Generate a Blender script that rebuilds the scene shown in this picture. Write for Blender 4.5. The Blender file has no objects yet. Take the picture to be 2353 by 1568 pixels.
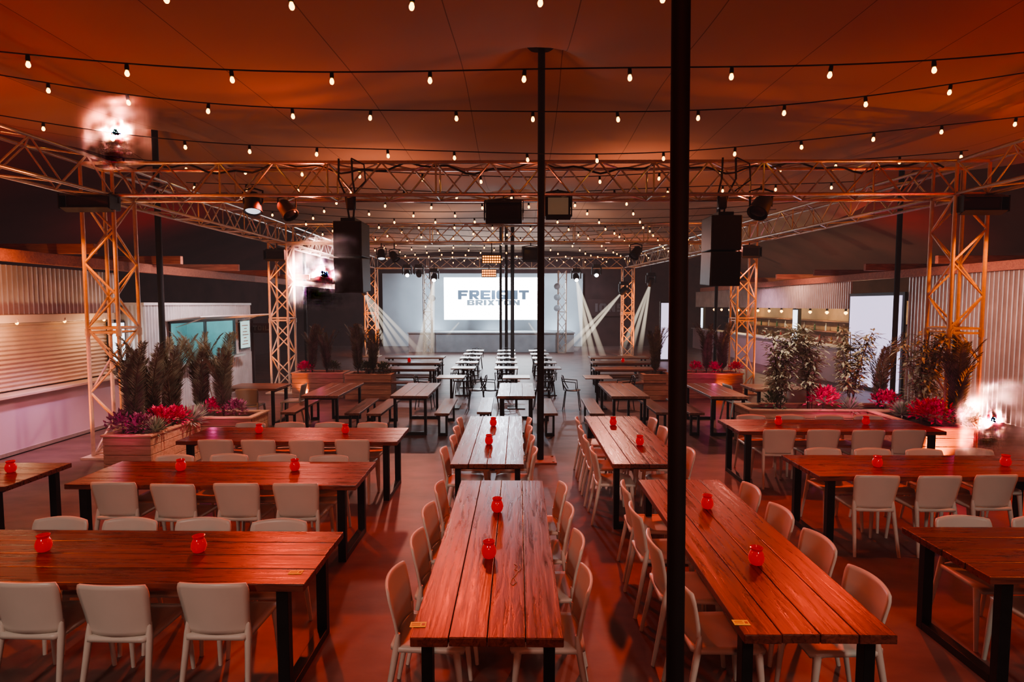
import bpy, math, random
from mathutils import Vector, Matrix
RND=random.Random(7)
SC=bpy.context.scene; C=SC.collection
try: SC.view_settings.look='AgX - Medium High Contrast'
except Exception: pass
CAMH=2.49; F=1307.2; A=math.radians(3.68); YAW=.0107
CA=math.cos(A); SA=math.sin(A); PI=math.pi
def xat(px,y,Z=.76): return (px-1176)/F*(y*CA+(CAMH-Z)*SA)-y*YAW
def zat(py,y):
    v=(py-784)/F; return CAMH-y*(SA+v*CA)/(CA-v*SA)
def at(px,py,Z):
    v=(py-784)/F; t=(CAMH-Z)/(SA+v*CA); y=t*(CA-v*SA); return (px-1176)/F*t-y*YAW, y
# ---------------------------------------------------------------- materials
def mat(name,col,rough=.5,metal=0,var=.12,scale=8,bump=0,emit=None,es=0,spec=.5,stretch=(1,1,1),sample=True):
    m=bpy.data.materials.new(name); m.use_nodes=True; nt=m.node_tree; N=nt.nodes; K=nt.links
    b=N['Principled BSDF']
    tc=N.new('ShaderNodeTexCoord'); mp=N.new('ShaderNodeMapping'); mp.inputs['Scale'].default_value=stretch
    no=N.new('ShaderNodeTexNoise'); no.inputs['Scale'].default_value=scale; no.inputs['Detail'].default_value=5
    rp=N.new('ShaderNodeValToRGB')
    rp.color_ramp.elements[0].position=.3; rp.color_ramp.elements[1].position=.7
    rp.color_ramp.elements[0].color=(*[max(0,c*(1-var)) for c in col],1); rp.color_ramp.elements[1].color=(*[min(1,c*(1+var)) for c in col],1)
    K.new(tc.outputs['Object'],mp.inputs['Vector']); K.new(mp.outputs['Vector'],no.inputs['Vector'])
    K.new(no.outputs['Fac'],rp.inputs['Fac']); K.new(rp.outputs['Color'],b.inputs['Base Color'])
    b.inputs['Roughness'].default_value=rough; b.inputs['Metallic'].default_value=metal; b.inputs['Specular IOR Level'].default_value=spec
    if bump:
        bp=N.new('ShaderNodeBump'); bp.inputs['Strength'].default_value=bump; bp.inputs['Distance'].default_value=.02
        K.new(no.outputs['Fac'],bp.inputs['Height']); K.new(bp.outputs['Normal'],b.inputs['Normal'])
    if emit:
        b.inputs['Emission Color'].default_value=(*emit,1); b.inputs['Emission Strength'].default_value=es
        if not sample:
            try: m.cycles.emission_sampling='NONE'
            except Exception: pass
    return m
def wood(name,dark,light,board=.2,off=.4,rough=.32,knots=True,fine=9.0):
    m=bpy.data.materials.new(name); m.use_nodes=True; nt=m.node_tree; N=nt.nodes; K=nt.links; b=N['Principled BSDF']
    def math_(op,a,c=None):
        n=N.new('ShaderNodeMath'); n.operation=op
        for i,q in enumerate((a,c)):
            if q is None: continue
            if isinstance(q,(int,float)): n.inputs[i].default_value=q
            else: K.new(q,n.inputs[i])
        return n.outputs[0]
    tc=N.new('ShaderNodeTexCoord'); sp=N.new('ShaderNodeSeparateXYZ'); K.new(tc.outputs['Object'],sp.inputs[0])
    oi=N.new('ShaderNodeObjectInfo')
    idx=math_('FLOOR',math_('DIVIDE',math_('ADD',sp.outputs['Y'],off),board))
    idz=math_('ADD',idx,math_('MULTIPLY',oi.outputs['Random'],91.0))
    wn=N.new('ShaderNodeTexWhiteNoise'); wn.noise_dimensions='1D'; K.new(idz,wn.inputs['W'])
    cb=N.new('ShaderNodeCombineXYZ')
    xo=math_('ADD',math_('MULTIPLY',sp.outputs['X'],.9),math_('MULTIPLY',wn.outputs['Value'],40.0))
    K.new(xo,cb.inputs[0])
    K.new(math_('MULTIPLY',sp.outputs['Y'],fine),cb.inputs[1]); K.new(math_('MULTIPLY',sp.outputs['Z'],fine),cb.inputs[2])
    no=N.new('ShaderNodeTexNoise'); no.inputs['Scale'].default_value=2.2; no.inputs['Detail'].default_value=9; no.inputs['Roughness'].default_value=.58; no.inputs['Distortion'].default_value=1.2
    K.new(cb.outputs[0],no.inputs['Vector'])
    rp=N.new('ShaderNodeValToRGB'); e=rp.color_ramp.elements
    e[0].position=.28; e[0].color=(*dark,1); e[1].position=.7; e[1].color=(*light,1)
    K.new(no.outputs['Fac'],rp.inputs['Fac'])
    mx=N.new('ShaderNodeMix'); mx.data_type='RGBA'; mx.blend_type='MULTIPLY'; mx.inputs[0].default_value=1
    g=N.new('ShaderNodeCombineColor'); bri=math_('ADD',math_('MULTIPLY',wn.outputs['Value'],.55),.7)
    if knots:
        vo=N.new('ShaderNodeTexVoronoi'); vo.inputs['Scale'].default_value=1.0; cv=N.new('ShaderNodeCombineXYZ')
        K.new(math_('MULTIPLY',xo,2.4),cv.inputs[0]); K.new(math_('MULTIPLY',sp.outputs['Y'],5.5),cv.inputs[1]); K.new(cv.outputs[0],vo.inputs['Vector'])
        kn=N.new('ShaderNodeMapRange'); kn.inputs[1].default_value=.03; kn.inputs[2].default_value=.12; kn.inputs[3].default_value=.35; kn.inputs[4].default_value=1; K.new(vo.outputs['Distance'],kn.inputs[0])
        bri=math_('MULTIPLY',bri,kn.outputs[0])
    for i in range(3): K.new(bri,g.inputs[i])
    K.new(rp.outputs['Color'],mx.inputs[6]); K.new(g.outputs[0],mx.inputs[7]); K.new(mx.outputs[2],b.inputs['Base Color'])
    rr=math_('ADD',math_('MULTIPLY',no.outputs['Fac'],.45),rough-.18); K.new(rr,b.inputs['Roughness'])
    bp=N.new('ShaderNodeBump'); bp.inputs['Strength'].default_value=.28; bp.inputs['Distance'].default_value=.01
    K.new(no.outputs['Fac'],bp.inputs['Height']); K.new(bp.outputs['Normal'],b.inputs['Normal'])
    return m
M={}
M['table']=wood('stained_wood',(.06,.015,.010),(.225,.062,.041),rough=.26,fine=12.0)
M['bench']=wood('bench_wood',(.10,.04,.028),(.31,.145,.09),board=.3)
M['planter']=wood('planter_wood',(.40,.20,.12),(.66,.40,.27),board=5,rough=.6,knots=False)
M['beam']=wood('beam_wood',(.25,.08,.05),(.5,.2,.12),board=5,rough=.6,knots=False)
M['blacksteel']=mat('black_steel',(.012,.011,.011),.38,.3,.3)
M['black']=mat('black_plastic',(.012,.012,.013),.5,0,.3)
M['hazegrey']=mat('haze_grey_tint',(.26,.29,.31),.7,0,.15)  # grey stands in for the haze in front of the stage
M['pole']=mat('black_pole_wrap',(.006,.006,.007),.75,0,.3)
M['chair']=mat('beige_plastic',(.66,.63,.565),.38,0,.03,5)
M['greychair']=mat('grey_plastic',(.40,.46,.46),.4,0,.03,5)
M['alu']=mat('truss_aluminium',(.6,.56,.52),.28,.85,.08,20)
M['alut']=mat('glow_tinted_aluminium',(.62,.50,.40),.45,.1,.08,20)  # orange of the tower lights partly put into the base colour
M['corr']=mat('corrugated_metal',(.60,.55,.52),.4,.45,.12,3)
M['corrw']=mat('corrugated_white',(.66,.67,.68),.5,.1,.1,3)
M['shutter']=mat('shutter_cream',(.66,.52,.39),.5,.1,.08,3)
M['counter']=mat('counter_laminate',(.62,.46,.50),.35,0,.05,2)
M['floor']=mat('worn_floor',(.145,.080,.070),.46,0,.32,2.2,.2,stretch=(.8,1.6,1),spec=.5)
M['dark']=mat('dark_wall',(.055,.02,.018),.85,0,.3,1)
M['darkroof']=mat('dark_side_roof',(.075,.02,.016),.85,0,.3,.6)
M['curtain']=mat('haze_tinted_curtain',(.45,.49,.52),.9,0,.12,.5)  # pale blue-grey put into the cloth in place of lit haze
M['stage']=mat('stage_skirt',(.33,.37,.40),.7,0,.15,2)
M['cable']=mat('black_cable',(.008,.008,.008),.6,0,.2)
M['bulb']=mat('warm_bulb',(1,.7,.3),.3,0,.02,3,emit=(1,.44,.07),es=11,sample=False)
M['jar']=mat('red_glass',(.40,.002,.006),.1,0,.1,6,emit=(1,.0,.008),es=.3,sample=False)
M['rim']=mat('red_glass_rim',(.5,.004,.006),.1,0,.1,6,emit=(1,.0,.008),es=.14,sample=False)
M['sticker']=mat('yellow_sticker',(1,.72,.05),.5,0,.03,9)
M['ink']=mat('sticker_ink',(.55,.12,.03),.5,0,.1,9)
M['chalk']=mat('pale_chalk',(.55,.42,.36),.8,0,.1,9)
M['screen']=mat('lit_screen',(.9,.95,1),.4,0,.02,2,emit=(.9,.96,1),es=10)
M['logo']=mat('logo_blue_grey',(.05,.08,.12),.5,0,.05,2,emit=(.2,.28,.38),es=.6,sample=False)
M['logo2']=mat('logo_soft_grey',(.1,.14,.18),.5,0,.05,2,emit=(.3,.38,.47),es=.85,sample=False)
M['lens']=mat('lit_lens',(1,1,1),.2,0,.02,3,emit=(.9,.93,1),es=9,sample=False)
M['lensdim']=mat('pale_lens',(.6,.62,.65),.2,0,.02,3,emit=(.8,.88,1),es=1.2,sample=False)
M['lensoff']=mat('dark_lens',(.05,.05,.06),.1,.2,.1,3)
M['diffuser']=mat('flood_diffuser',(.25,.2,.15),.4,0,.1,3,emit=(.9,.6,.35),es=.08,sample=False)
M['heat']=mat('heater_glow',(1,.3,.1),.3,0,.05,3,emit=(1,.25,.02),es=7,sample=False)
M['lightbox']=mat('lilac_lightbox',(.8,.8,.9),.4,0,.04,1,emit=(.70,.62,.92),es=1.3)
M['whitebox']=mat('white_lit_post',(.8,.85,.9),.4,0,.04,1,emit=(.75,.88,1),es=2.2)
M['teal']=mat('teal_interior',(.26,.48,.48),.6,0,.15,2)
M['plate']=mat('pale_ply_plate',(.5,.3,.25),.6,0,.15,6)
M['palm']=mat('palm_leaf',(.14,.13,.09),.5,0,.5,6)
M['bamboo']=mat('bamboo_leaf',(.38,.37,.27),.5,0,.5,7)
M['stem']=mat('plant_stem',(.10,.065,.04),.7,0,.3,6)
M['magenta']=mat('magenta_leaf',(.8,.03,.18),.5,0,.4,9)
M['purple']=mat('purple_leaf',(.32,.09,.19),.5,0,.4,9)
M['green']=mat('sage_leaf',(.38,.44,.34),.5,0,.35,9)
M['darkgreen']=mat('dark_leaf',(.10,.13,.07),.5,0,.35,9)
M['soil']=mat('planter_soil',(.05,.03,.025),.9,0,.3,20,.5)
M['sign']=mat('sign_letters',(.14,.14,.14),.5,0,.1,3)
M['mural']=mat('mural_letters',(.10,.07,.07),.7,0,.2,3)
M['metaltop']=mat('pale_tabletop',(.42,.38,.36),.3,0,.2,5)
BOT=[mat('bottle_glass',c,.15,0,.1,5) for c in ((.04,.12,.05),(.3,.14,.03),(.5,.5,.48),(.35,.05,.03))]
def tent_mat():
    m=bpy.data.materials.new('tent_fabric'); m.use_nodes=True; nt=m.node_tree; N=nt.nodes; K=nt.links; b=N['Principled BSDF']
    tc=N.new('ShaderNodeTexCoord'); sp=N.new('ShaderNodeSeparateXYZ'); K.new(tc.outputs['Object'],sp.inputs[0])
    def mm(op,a,c):
        n=N.new('ShaderNodeMath'); n.operation=op
        for i,q in enumerate((a,c)):
            if isinstance(q,(int,float)): n.inputs[i].default_value=q
            else: K.new(q,n.inputs[i])
        return n.outputs[0]
    fr=mm('FRACT',mm('DIVIDE',mm('ADD',sp.outputs['X'],30.83),1.5),0)
    ln=mm('LESS_THAN',fr,.009)
    no=N.new('ShaderNodeTexNoise'); no.inputs['Scale'].default_value=.35; K.new(tc.outputs['Object'],no.inputs['Vector'])
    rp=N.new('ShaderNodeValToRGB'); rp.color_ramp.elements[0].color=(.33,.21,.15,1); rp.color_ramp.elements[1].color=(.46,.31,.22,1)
    K.new(no.outputs['Fac'],rp.inputs['Fac'])
    mx=N.new('ShaderNodeMix'); mx.data_type='RGBA'; K.new(mm('MULTIPLY',ln,.6),mx.inputs[0]); K.new(rp.outputs['Color'],mx.inputs[6]); mx.inputs[7].default_value=(.05,.03,.02,1)
    K.new(mx.outputs[2],b.inputs['Base Color']); b.inputs['Roughness'].default_value=.75; b.inputs['Specular IOR Level'].default_value=.2
    return m
M['tent']=tent_mat()
def beam_mat():  # cone volume glows by itself to stand for light in haze
    m=bpy.data.materials.new('light_beam_haze'); m.use_nodes=True; nt=m.node_tree; N=nt.nodes; K=nt.links
    N.remove(N['Principled BSDF']); out=N['Material Output']
    tc=N.new('ShaderNodeTexCoord'); sp=N.new('ShaderNodeSeparateXYZ'); K.new(tc.outputs['Generated'],sp.inputs[0])
    mr=N.new('ShaderNodeMapRange'); mr.interpolation_type='SMOOTHSTEP'; mr.inputs[3].default_value=.12; mr.inputs[4].default_value=4.2; K.new(sp.outputs['Z'],mr.inputs[0])
    em=N.new('ShaderNodeEmission'); em.inputs['Color'].default_value=(1,.86,.68,1); K.new(mr.outputs[0],em.inputs['Strength'])
    K.new(em.outputs[0],out.inputs['Volume']); return m
M['beamlight']=beam_mat()
# ---------------------------------------------------------------- mesh builder
class MB:
    def __init__(s): s.v=[]; s.f=[]
    def add(s,vs,fs):
        n=len(s.v); s.v+=[tuple(v) for v in vs]; s.f+=[tuple(i+n for i in f) for f in fs]; return s
    def box(s,c,d,Mx=None):
        vs=[Vector((sx*d[0]/2,sy*d[1]/2,sz*d[2]/2)) for sx in(-1,1) for sy in(-1,1) for sz in(-1,1)]
        if Mx: vs=[Mx@v for v in vs]
        vs=[v+Vector(c) for v in vs]
        return s.add(vs,[(0,1,3,2),(4,6,7,5),(0,4,5,1),(2,3,7,6),(0,2,6,4),(1,5,7,3)])
    def tube(s,pts,r,n=8,cap=True):
        pts=[Vector(p) for p in pts]; k=len(pts); rs=r if isinstance(r,(list,tuple)) else [r]*k
        vs=[]; prev=None
        for i,p in enumerate(pts):
            t=(pts[min(i+1,k-1)]-pts[max(i-1,0)]).normalized()
            if prev is None:
                ref=Vector((0,0,1)) if abs(t.z)<.9 else Vector((1,0,0)); a=t.cross(ref).normalized()
            else: a=(prev-t*prev.dot(t)).normalized()
            prev=a; b=t.cross(a)
            for j in range(n):
                g=2*PI*(j+.5)/n; vs.append(p+(a*math.cos(g)+b*math.sin(g))*rs[i])
        fs=[(i*n+j,i*n+(j+1)%n,(i+1)*n+(j+1)%n,(i+1)*n+j) for i in range(k-1) for j in range(n)]
        if cap: fs+=[tuple(range(n))[::-1],tuple((k-1)*n+j for j in range(n))]
        return s.add(vs,fs)
    def lathe(s,prof,c=(0,0,0),n=16,Mx=None):
        vs=[]
        for r,z in prof:
            for j in range(n):
                g=2*PI*j/n; q=Vector((r*math.cos(g),r*math.sin(g),z))
                if Mx: q=Mx@q
                vs.append(q+Vector(c))
        k=len(prof)
        fs=[(i*n+j,i*n+(j+1)%n,(i+1)*n+(j+1)%n,(i+1)*n+j) for i in range(k-1) for j in range(n)]
        fs+=[tuple(range(n))[::-1],tuple((k-1)*n+j for j in range(n))]
        return s.add(vs,fs)
    def grid(s,fn,nu,nv):
        vs=[fn(i/nu,j/nv) for j in range(nv+1) for i in range(nu+1)]
        fs=[(j*(nu+1)+i,j*(nu+1)+i+1,(j+1)*(nu+1)+i+1,(j+1)*(nu+1)+i) for j in range(nv) for i in range(nu)]
        return s.add(vs,fs)
    def mesh(s,name,m,smooth=False):
        me=bpy.data.meshes.new(name); me.from_pydata(s.v,[],s.f); me.materials.append(m)
        if smooth:
            me.polygons.foreach_set('use_smooth',[True]*len(me.polygons))
            try: me.set_sharp_from_angle(angle=math.radians(45))
            except Exception: pass
        me.update(); return me
    def build(s,name,m,parent=None,smooth=False,bevel=0,solid=0):
        o=inst(name,s.mesh(name,m,smooth),parent)
        if solid:
            q=o.modifiers.new('solid','SOLIDIFY'); q.thickness=solid; q.offset=0
        if bevel:
            q=o.modifiers.new('bevel','BEVEL'); q.width=bevel; q.segments=2; q.limit_method='ANGLE'
        return o
KIDS={}
def inst(name,me,parent=None,loc=(0,0,0),rot=None):
    o=bpy.data.objects.new(name,me); C.objects.link(o); o.location=loc
    if rot: o.rotation_euler=rot
    if parent: o.parent=parent; KIDS.setdefault(parent.name,[]).append(o)
    return o
def tag(o,label,cat,group=None,kind=None):
    o['label']=label; o['category']=cat
    if group: o['group']=group
    if kind: o['kind']=kind
    return o
def thing(name,label,cat,loc=(0,0,0),rz=0,group=None):
    o=inst(name,None,None,loc,(0,0,rz)); o.empty_display_size=.1; return tag(o,label,cat,group)
def copytree(root,loc,rz,label,group=None,sc=None):
    def rec(o,par):
        c=o.copy(); C.objects.link(c)
        if par: c.parent=par
        for k in KIDS.get(o.name,[]): KIDS.setdefault(c.name,[]).append(rec(k,c))
        return c
    r=rec(root,None); r.location=loc; r.rotation_euler=(0,0,rz); r['label']=label
    if group: r['group']=group
    if sc: r.scale=(sc,sc,sc)
    return r
class Proto:
    """first call places the original, later calls copies"""
    def __init__(s,root): s.root=root; s.used=False
    def put(s,loc,rz,label,group=None,sc=None):
        if not s.used:
            s.used=True; r=s.root; r.location=loc; r.rotation_euler=(0,0,rz); r['label']=label
            if group: r['group']=group
            if sc: r.scale=(sc,sc,sc)
            return r
        r=copytree(s.root,loc,rz,label,group,sc)
        if not sc: r.scale=(1,1,1)
        return r
def struct(name,mb,m,smooth=False):
    o=mb.build(name,m,None,smooth); o['kind']='structure'; return o
def block_text(st,m,name,parent,loc,width,height,gap=.22):
    """heavy block capitals standing in the XZ plane and facing -Y"""
    S=.36; V=.27
    def rect(a,b,c,d): return [(a,c),(b,c),(b,d),(a,d)]
    G={'F':[rect(0,S,0,1),rect(S,1,1-V,1),rect(S,.9,.36,.36+V)],
       'E':[rect(0,S,0,1),rect(S,1,1-V,1),rect(S,.92,.39,.61),rect(S,1,0,V)],
       'R':[rect(0,S,0,1),rect(S,.86,1-V,1),rect(S,.86,.33,.33+V),[(.68,.40),(.86,.33),(1,.5),(1,.84),(.86,1),(.68,.9)],[(.34,.36),(.70,.36),(1.04,0),(.66,0)]],
       'I':[rect(0,S,0,1)],
       'G':[[(0,.2),(.16,0),(S,.1),(S,.9),(.16,1),(0,.8)],rect(.16,.98,1-V,1),rect(.16,1,0,V),rect(1-S,1,V,.52),rect(.55,1-S,.34,.52)],
       'H':[rect(0,S,0,1),rect(1-S,1,0,1),rect(S,1-S,.38,.62)],
       'T':[rect(0,1,1-V,1),rect(.5-S/2,.5+S/2,0,1-V)],
       'B':[rect(0,S,0,1),rect(S,.86,1-V,1),rect(S,.86,.4,.6),rect(S,.86,0,V),[(.66,.56),(.82,.52),(.96,.62),(.96,.88),(.86,1),(.66,.95)],[(.66,.06),(.86,0),(1,.14),(1,.42),(.84,.52),(.66,.5)]],
       'X':[[(0,0),(.38,0),(1,1),(.62,1)],[(.62,0),(1,0),(.38,1),(0,1)]],
       'O':[[(0,.2),(.16,0),(S,.1),(S,.9),(.16,1),(0,.8)],[(1,.2),(1,.8),(.84,1),(1-S,.9),(1-S,.1),(.84,0)],rect(.16,.84,1-V,1),rect(.16,.84,0,V)],
       'N':[rect(0,S,0,1),rect(1-S,1,0,1),[(0,1),(.36,1),(1,0),(.64,0)]],
       'L':[rect(0,S,0,1),rect(S,1,0,V)],
       'S':[rect(0,1,1-V,1),rect(0,S,.5,1-V),rect(0,1,.39,.61),rect(1-S,1,V,.5),rect(0,1,0,V)]}
    W=lambda c:S if c=='I' else 1
    tot=sum(W(c) for c in st)+gap*(len(st)-1); x=0; mb=MB(); k=0
    for c in st:
        for p in G[c]:
            k+=1; n=len(p); y0=-.006-.0006*(k%5)
            vs=[(((x+a)/tot-.5)*width,yy,(b-.5)*height) for yy in(y0,.008) for a,b in p]
            mb.add(vs,[tuple(range(n)),tuple(range(n,2*n))[::-1]]+[(i,n+i,n+(i+1)%n,(i+1)%n) for i in range(n)])
        x+=W(c)+gap
    o=mb.build(name,m,parent); o.location=loc; return o
ORD=['first','second','third','fourth','fifth','sixth','seventh','eighth','ninth','tenth','eleventh','twelfth','thirteenth','fourteenth','fifteenth','sixteenth','seventeenth','eighteenth','nineteenth','twentieth','twenty-first','twenty-second']
# ---------------------------------------------------------------- setting
struct('floor',MB().grid(lambda u,v:(-14+28*u,-3.2+38*v,0),4,4),M['floor'])
POLES=[(xat(1557,2.6,2.4)+.022,2.6,.042),(xat(1242,8.95,2.4),8.95,.055),(xat(1177,18.5,2.4),18.5,.06),(xat(1163,22.5,2.4),22.5,.06),(xat(1150,26.5,2.4),26.5,.06),
       (xat(365,12.0,2.4),12.0,.06),(xat(2052,14.0,2.4),14.0,.06),(xat(699,23,2.4),23,.06),(xat(1643,21,2.4),21,.06)]
def ceil(x,y):
    b=3.7+1.9*max(0,1-(abs(x)/13)**4.0)
    for px,py,_ in POLES:
        r=math.hypot(x-px,y-py); b+=.45*math.exp(-(r/2.3)**2)+.48*math.exp(-(r/.55)**2)
    b+=.05*math.sin(x*1.1+y*.35)
    return b
EL,ER=-8.7,9.6
def roof(x0,x1,n): return MB().grid(lambda u,v:(x0+(x1-x0)*u,-3.1+37.3*v,ceil(x0+(x1-x0)*u,-3.1+37.3*v)),n,186)
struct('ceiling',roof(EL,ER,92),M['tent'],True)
struct('ceiling',roof(-13,EL,22),M['darkroof'],True); struct('ceiling',roof(ER,13,17),M['darkroof'],True)  # outer roof strips in a darker colour
struct('wall_back',MB().box((0,34.1,3),(26,.1,6.4)),M['dark'])
struct('wall_front',MB().box((0,-3.05,3),(26,.1,6.4)),M['dark'])
struct('wall_left',MB().box((-12.95,15.5,2.0),(.1,37.5,4.0)),M['dark'])
struct('wall_right',MB().box((12.95,15.5,2.0),(.1,37.5,4.0)),M['dark'])
PL=['thick black tent pole in the right foreground','black tent pole behind the rear centre table','black centre pole just beyond the second roof truss','thin black centre pole in front of the stage screen, middle of three','farthest thin black centre pole before the stage screen',
    'black tent pole in front of the food kiosk','black tent pole in front of the lilac light panel','thin black pole in the dark corner left of the stage','thin black pole below the right hanging speaker']
for i,((x,y,r),lb) in enumerate(zip(POLES,PL)):
    t=thing('tent_pole',lb,'pole',(x,y,0),0,'tent poles')
    top=ceil(x,y)-.02; lean=-.0095*top if i==0 else 0
    MB().tube([(0,0,.01),(lean,0,top-.04)],r,14).build('pole',M['pole'],t,True)
    MB().lathe([(.02,top-.1),(.24,top-.07),(.3,top-.03),(.02,top-.02)],(lean,0,0),20).build('cap',M['pole'],t,True)
    p=MB().box((.0,0,.012),(.5,.42,.024)).build('base_plate',M['plate'],t,bevel=.004)
    b=MB()
    for sx in(-1,1):
        for sy in(-1,1): b.lathe([(.018,.024),(.018,.04)],(sx*.2,sy*.16,0),8)
    b.build('bolts',M['alu'],p)
def corr_y(mb,x,y0,y1,z0,z1,pitch=.1,amp=.022,sgn=1):
    n=max(2,int((y1-y0)/pitch*4))
    def fn(u,v):
        ph=(u*n)%4; q=[-1,1,1,-1][int(round(ph))%4]
        return (x+sgn*amp*q,y0+(y1-y0)*u,z0+(z1-z0)*v)
    mb.grid(fn,n,1)
def corr_x(mb,y,x0,x1,z0,z1,pitch=.1,amp=.018):
    n=max(2,int((x1-x0)/pitch*4))
    mb.grid(lambda u,v:(x0+(x1-x0)*u,y+amp*[-1,1,1,-1][int(round((u*n)%4))%4],z0+(z1-z0)*v),n,1)
# left bar frontage
LX=-8.55
m=MB(); corr_y(m,LX,4,12.05,2.2,3.15,.1,.028); o=struct('wall_left',m,M['corr'])
t=thing('roller_shutter','closed cream roller shutter over the left bar counter','shutter',(LX+.06,8.7,1.05))
m=MB(); m.grid(lambda u,v:(.02*math.sin(v*2*PI*15),-3+6*u,1.12*v),1,120); m.build('curtain',M['shutter'],t,True)
for s in(-1,1): MB().box((.03,s*3.03,.56),(.08,.06,1.12)).build('guide_rail',M['alu'],t)
MB().box((.05,0,1.2),(.2,6.1,.14)).build('housing',M['shutter'],t,bevel=.01)
t=thing('bar_counter','pale pink lit bar counter under the cream roller shutter','counter',(LX+.1,8.2,0))
MB().box((0,0,.5),(.3,7.6,.96)).build('front_panel',M['counter'],t)
MB().box((.05,0,1.0),(.5,7.7,.05)).build('counter_top',M['shutter'],t,bevel=.008)
MB().box((.155,0,.05),(.012,7.6,.06)).build('kick_strip',M['alu'],t)
for k in range(6):
    t=thing('bulkhead_lamp',f'small warm lamp above the cream shutter, {ORD[k]} from the left','lamp',(LX+.19,6.4+k*1.0,2.21),0,'lamps above the shutter')
    MB().lathe([(.015,-.02),(.03,0),(.03,.03),(.015,.04)],n=12).build('base',M['shutter'],t,True)
    MB().lathe([(.005,-.06),(.022,-.045),(.025,-.02),(.01,-.01)],n=12).build('bulb',M['bulb'],t,True)
# kiosk
KX=-8.05
t=thing('food_kiosk','white corrugated food kiosk with open serving hatch and teal interior','kiosk',(KX,14.5,0))
m=MB(); corr_y(m,0,-2.35,2.5,0,1.08); corr_y(m,0,-2.35,2.5,2.05,2.5); corr_y(m,0,-2.35,-1.5,1.08,2.05); corr_y(m,0,1.5,2.5,1.08,2.05)
corr_x(m,-2.35,-2,0,0,2.5); m.build('wall_panel',M['corrw'],t)
MB().box((-1.9,.05,1.25),(.05,4.8,2.5)).build('interior_wall',M['teal'],t)
MB().box((-.95,2.45,1.25),(1.9,.05,2.5)).build('end_wall',M['teal'],t)
MB().box((-.95,.05,2.5),(2,4.9,.06)).build('roof',M['corrw'],t)
f=MB()
for y in(-1.5,0,1.5): f.box((.02,y,1.57),(.06,.05,1.0))
f.box((.02,0,2.07),(.06,3.05,.05)); f.build('hatch_frame',M['black'],t)
MB().box((.12,0,1.07),(.35,3.1,.05)).build('serving_ledge',M['alu'],t,bevel=.006)
MB().box((.42,.3,2.16),(.85,3.9,.03),Matrix.Rotation(-.12,3,'Y')).build('awning',M['corrw'],t,bevel=.005)
for y in(-1.2,1.6): MB().tube([(.0,y,1.95),(.7,y,2.18)],.012,6).build('strut',M['alu'],t,True)
t=thing('menu_board','small lit pale green menu board on the kiosk wall','menu board',(KX+.06,16.5,1.2))
MB().box((0,0,.42),(.04,.6,.84)).build('frame',M['black'],t)
pn=MB().box((.025,0,.42),(.01,.54,.78)).build('panel',mat('menu_panel',(.5,.75,.7),.4,0,.1,6,emit=(.5,.85,.8),es=.7),t)
m=MB()
for k in range(7): m.box((.033,-.02+.03*(k%2),.14+k*.09),(.004,.36-.1*(k%3),.022))
m.build('menu_lines',M['ink'],pn)
t=thing('food_poster','tall lit blue poster behind the left front truss tower','poster',(LX+.1,11.85,1.3))
MB().box((0,0,.4),(.04,.5,.86)).build('frame',M['black'],t); MB().box((.025,0,.4),(.01,.44,.8)).build('panel',M['whitebox'],t)
t=thing('wall_sign','dark sign with small pale letters beside the kiosk','sign',(xat(597,17.8,1.8),17.8,1.35))
MB().box((0,0,.4),(.7,.04,.3)).build('board',M['dark'],t); MB().box((-.3,.06,-.35),(.06,.06,2.0)).build('post',M['dark'],t)
block_text('TOIL',M['sign'],'lettering',t,(0,-.025,.4),.5,.15)
# right frontage
RX=10.25
m=MB(); corr_y(m,RX,5,15.1,0,3.2,.12,.034,-1); struct('wall_right',m,M['corr'])
t=thing('light_panel','tall lilac light panel in a black frame on the right wall','light panel',(RX-.08,16.35,.02))
MB().box((.02,0,1.4),(.06,2.5,2.8)).build('frame',M['black'],t); MB().box((-.02,0,1.4),(.03,2.32,2.62)).build('panel',M['lightbox'],t)
t=thing('light_panel','narrow lilac light panel in black frame right of the stage','light panel',(xat(1525,25,1.5),25,.02))
MB().box((0,0,1.3),(.42,.1,2.6)).build('frame',M['black'],t); MB().box((0,-.055,1.3),(.32,.02,2.46)).build('panel',M['lightbox'],t)
m=MB(); corr_y(m,RX,17.65,33,2.35,3.2,.12,.022,-1); struct('wall_right',m,M['corr'])
t=thing('bar_counter','long pale bar counter along the right wall','counter',(RX,25.3,0))
MB().box((0,0,.55),(.3,15.3,1.1)).build('front_panel',M['counter'],t)
MB().box((.1,0,1.12),(.7,15.4,.05)).build('counter_top',M['corrw'],t,bevel=.008)
for y,lb in((21.0,'white lit post between the two right bar openings'),(31.6,'white lit post at the far end of the right bar')):
    t=thing('lit_post',lb,'post',(RX-.02,y,1.14)); MB().box((0,0,.6),(.12,.42,1.2)).build('body',M['black'],t); MB().box((-.065,0,.6),(.01,.34,1.1)).build('panel',M['whitebox'],t)
t=thing('back_bar','dark back bar shelving behind the right bar counter','shelf',(11.9,25.3,0))
MB().box((.3,0,1.3),(.06,15.3,2.6)).build('back_panel',mat('warm_back_panel',(.35,.22,.13),.6,0,.2,2),t)
for z in(1.0,1.45,1.85): MB().box((.1,0,z),(.36,15.2,.04)).build('shelf',M['bench'],t)
BP=[]
for c,bm_ in enumerate(BOT):
    o=MB().lathe([(.035,0),(.037,.02),(.037,.17),(.014,.23),(.014,.29),(.016,.3)],n=10).build('bottle',bm_,None,True)
    tag(o,'','bottle','bottles on the back bar'); BP.append(Proto(o))
BL=['dark green glass bottle standing on the back bar shelf','amber glass bottle standing on the back bar shelf','clear pale bottle standing on the back bar shelf','dark red bottle standing on the back bar shelf']
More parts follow.
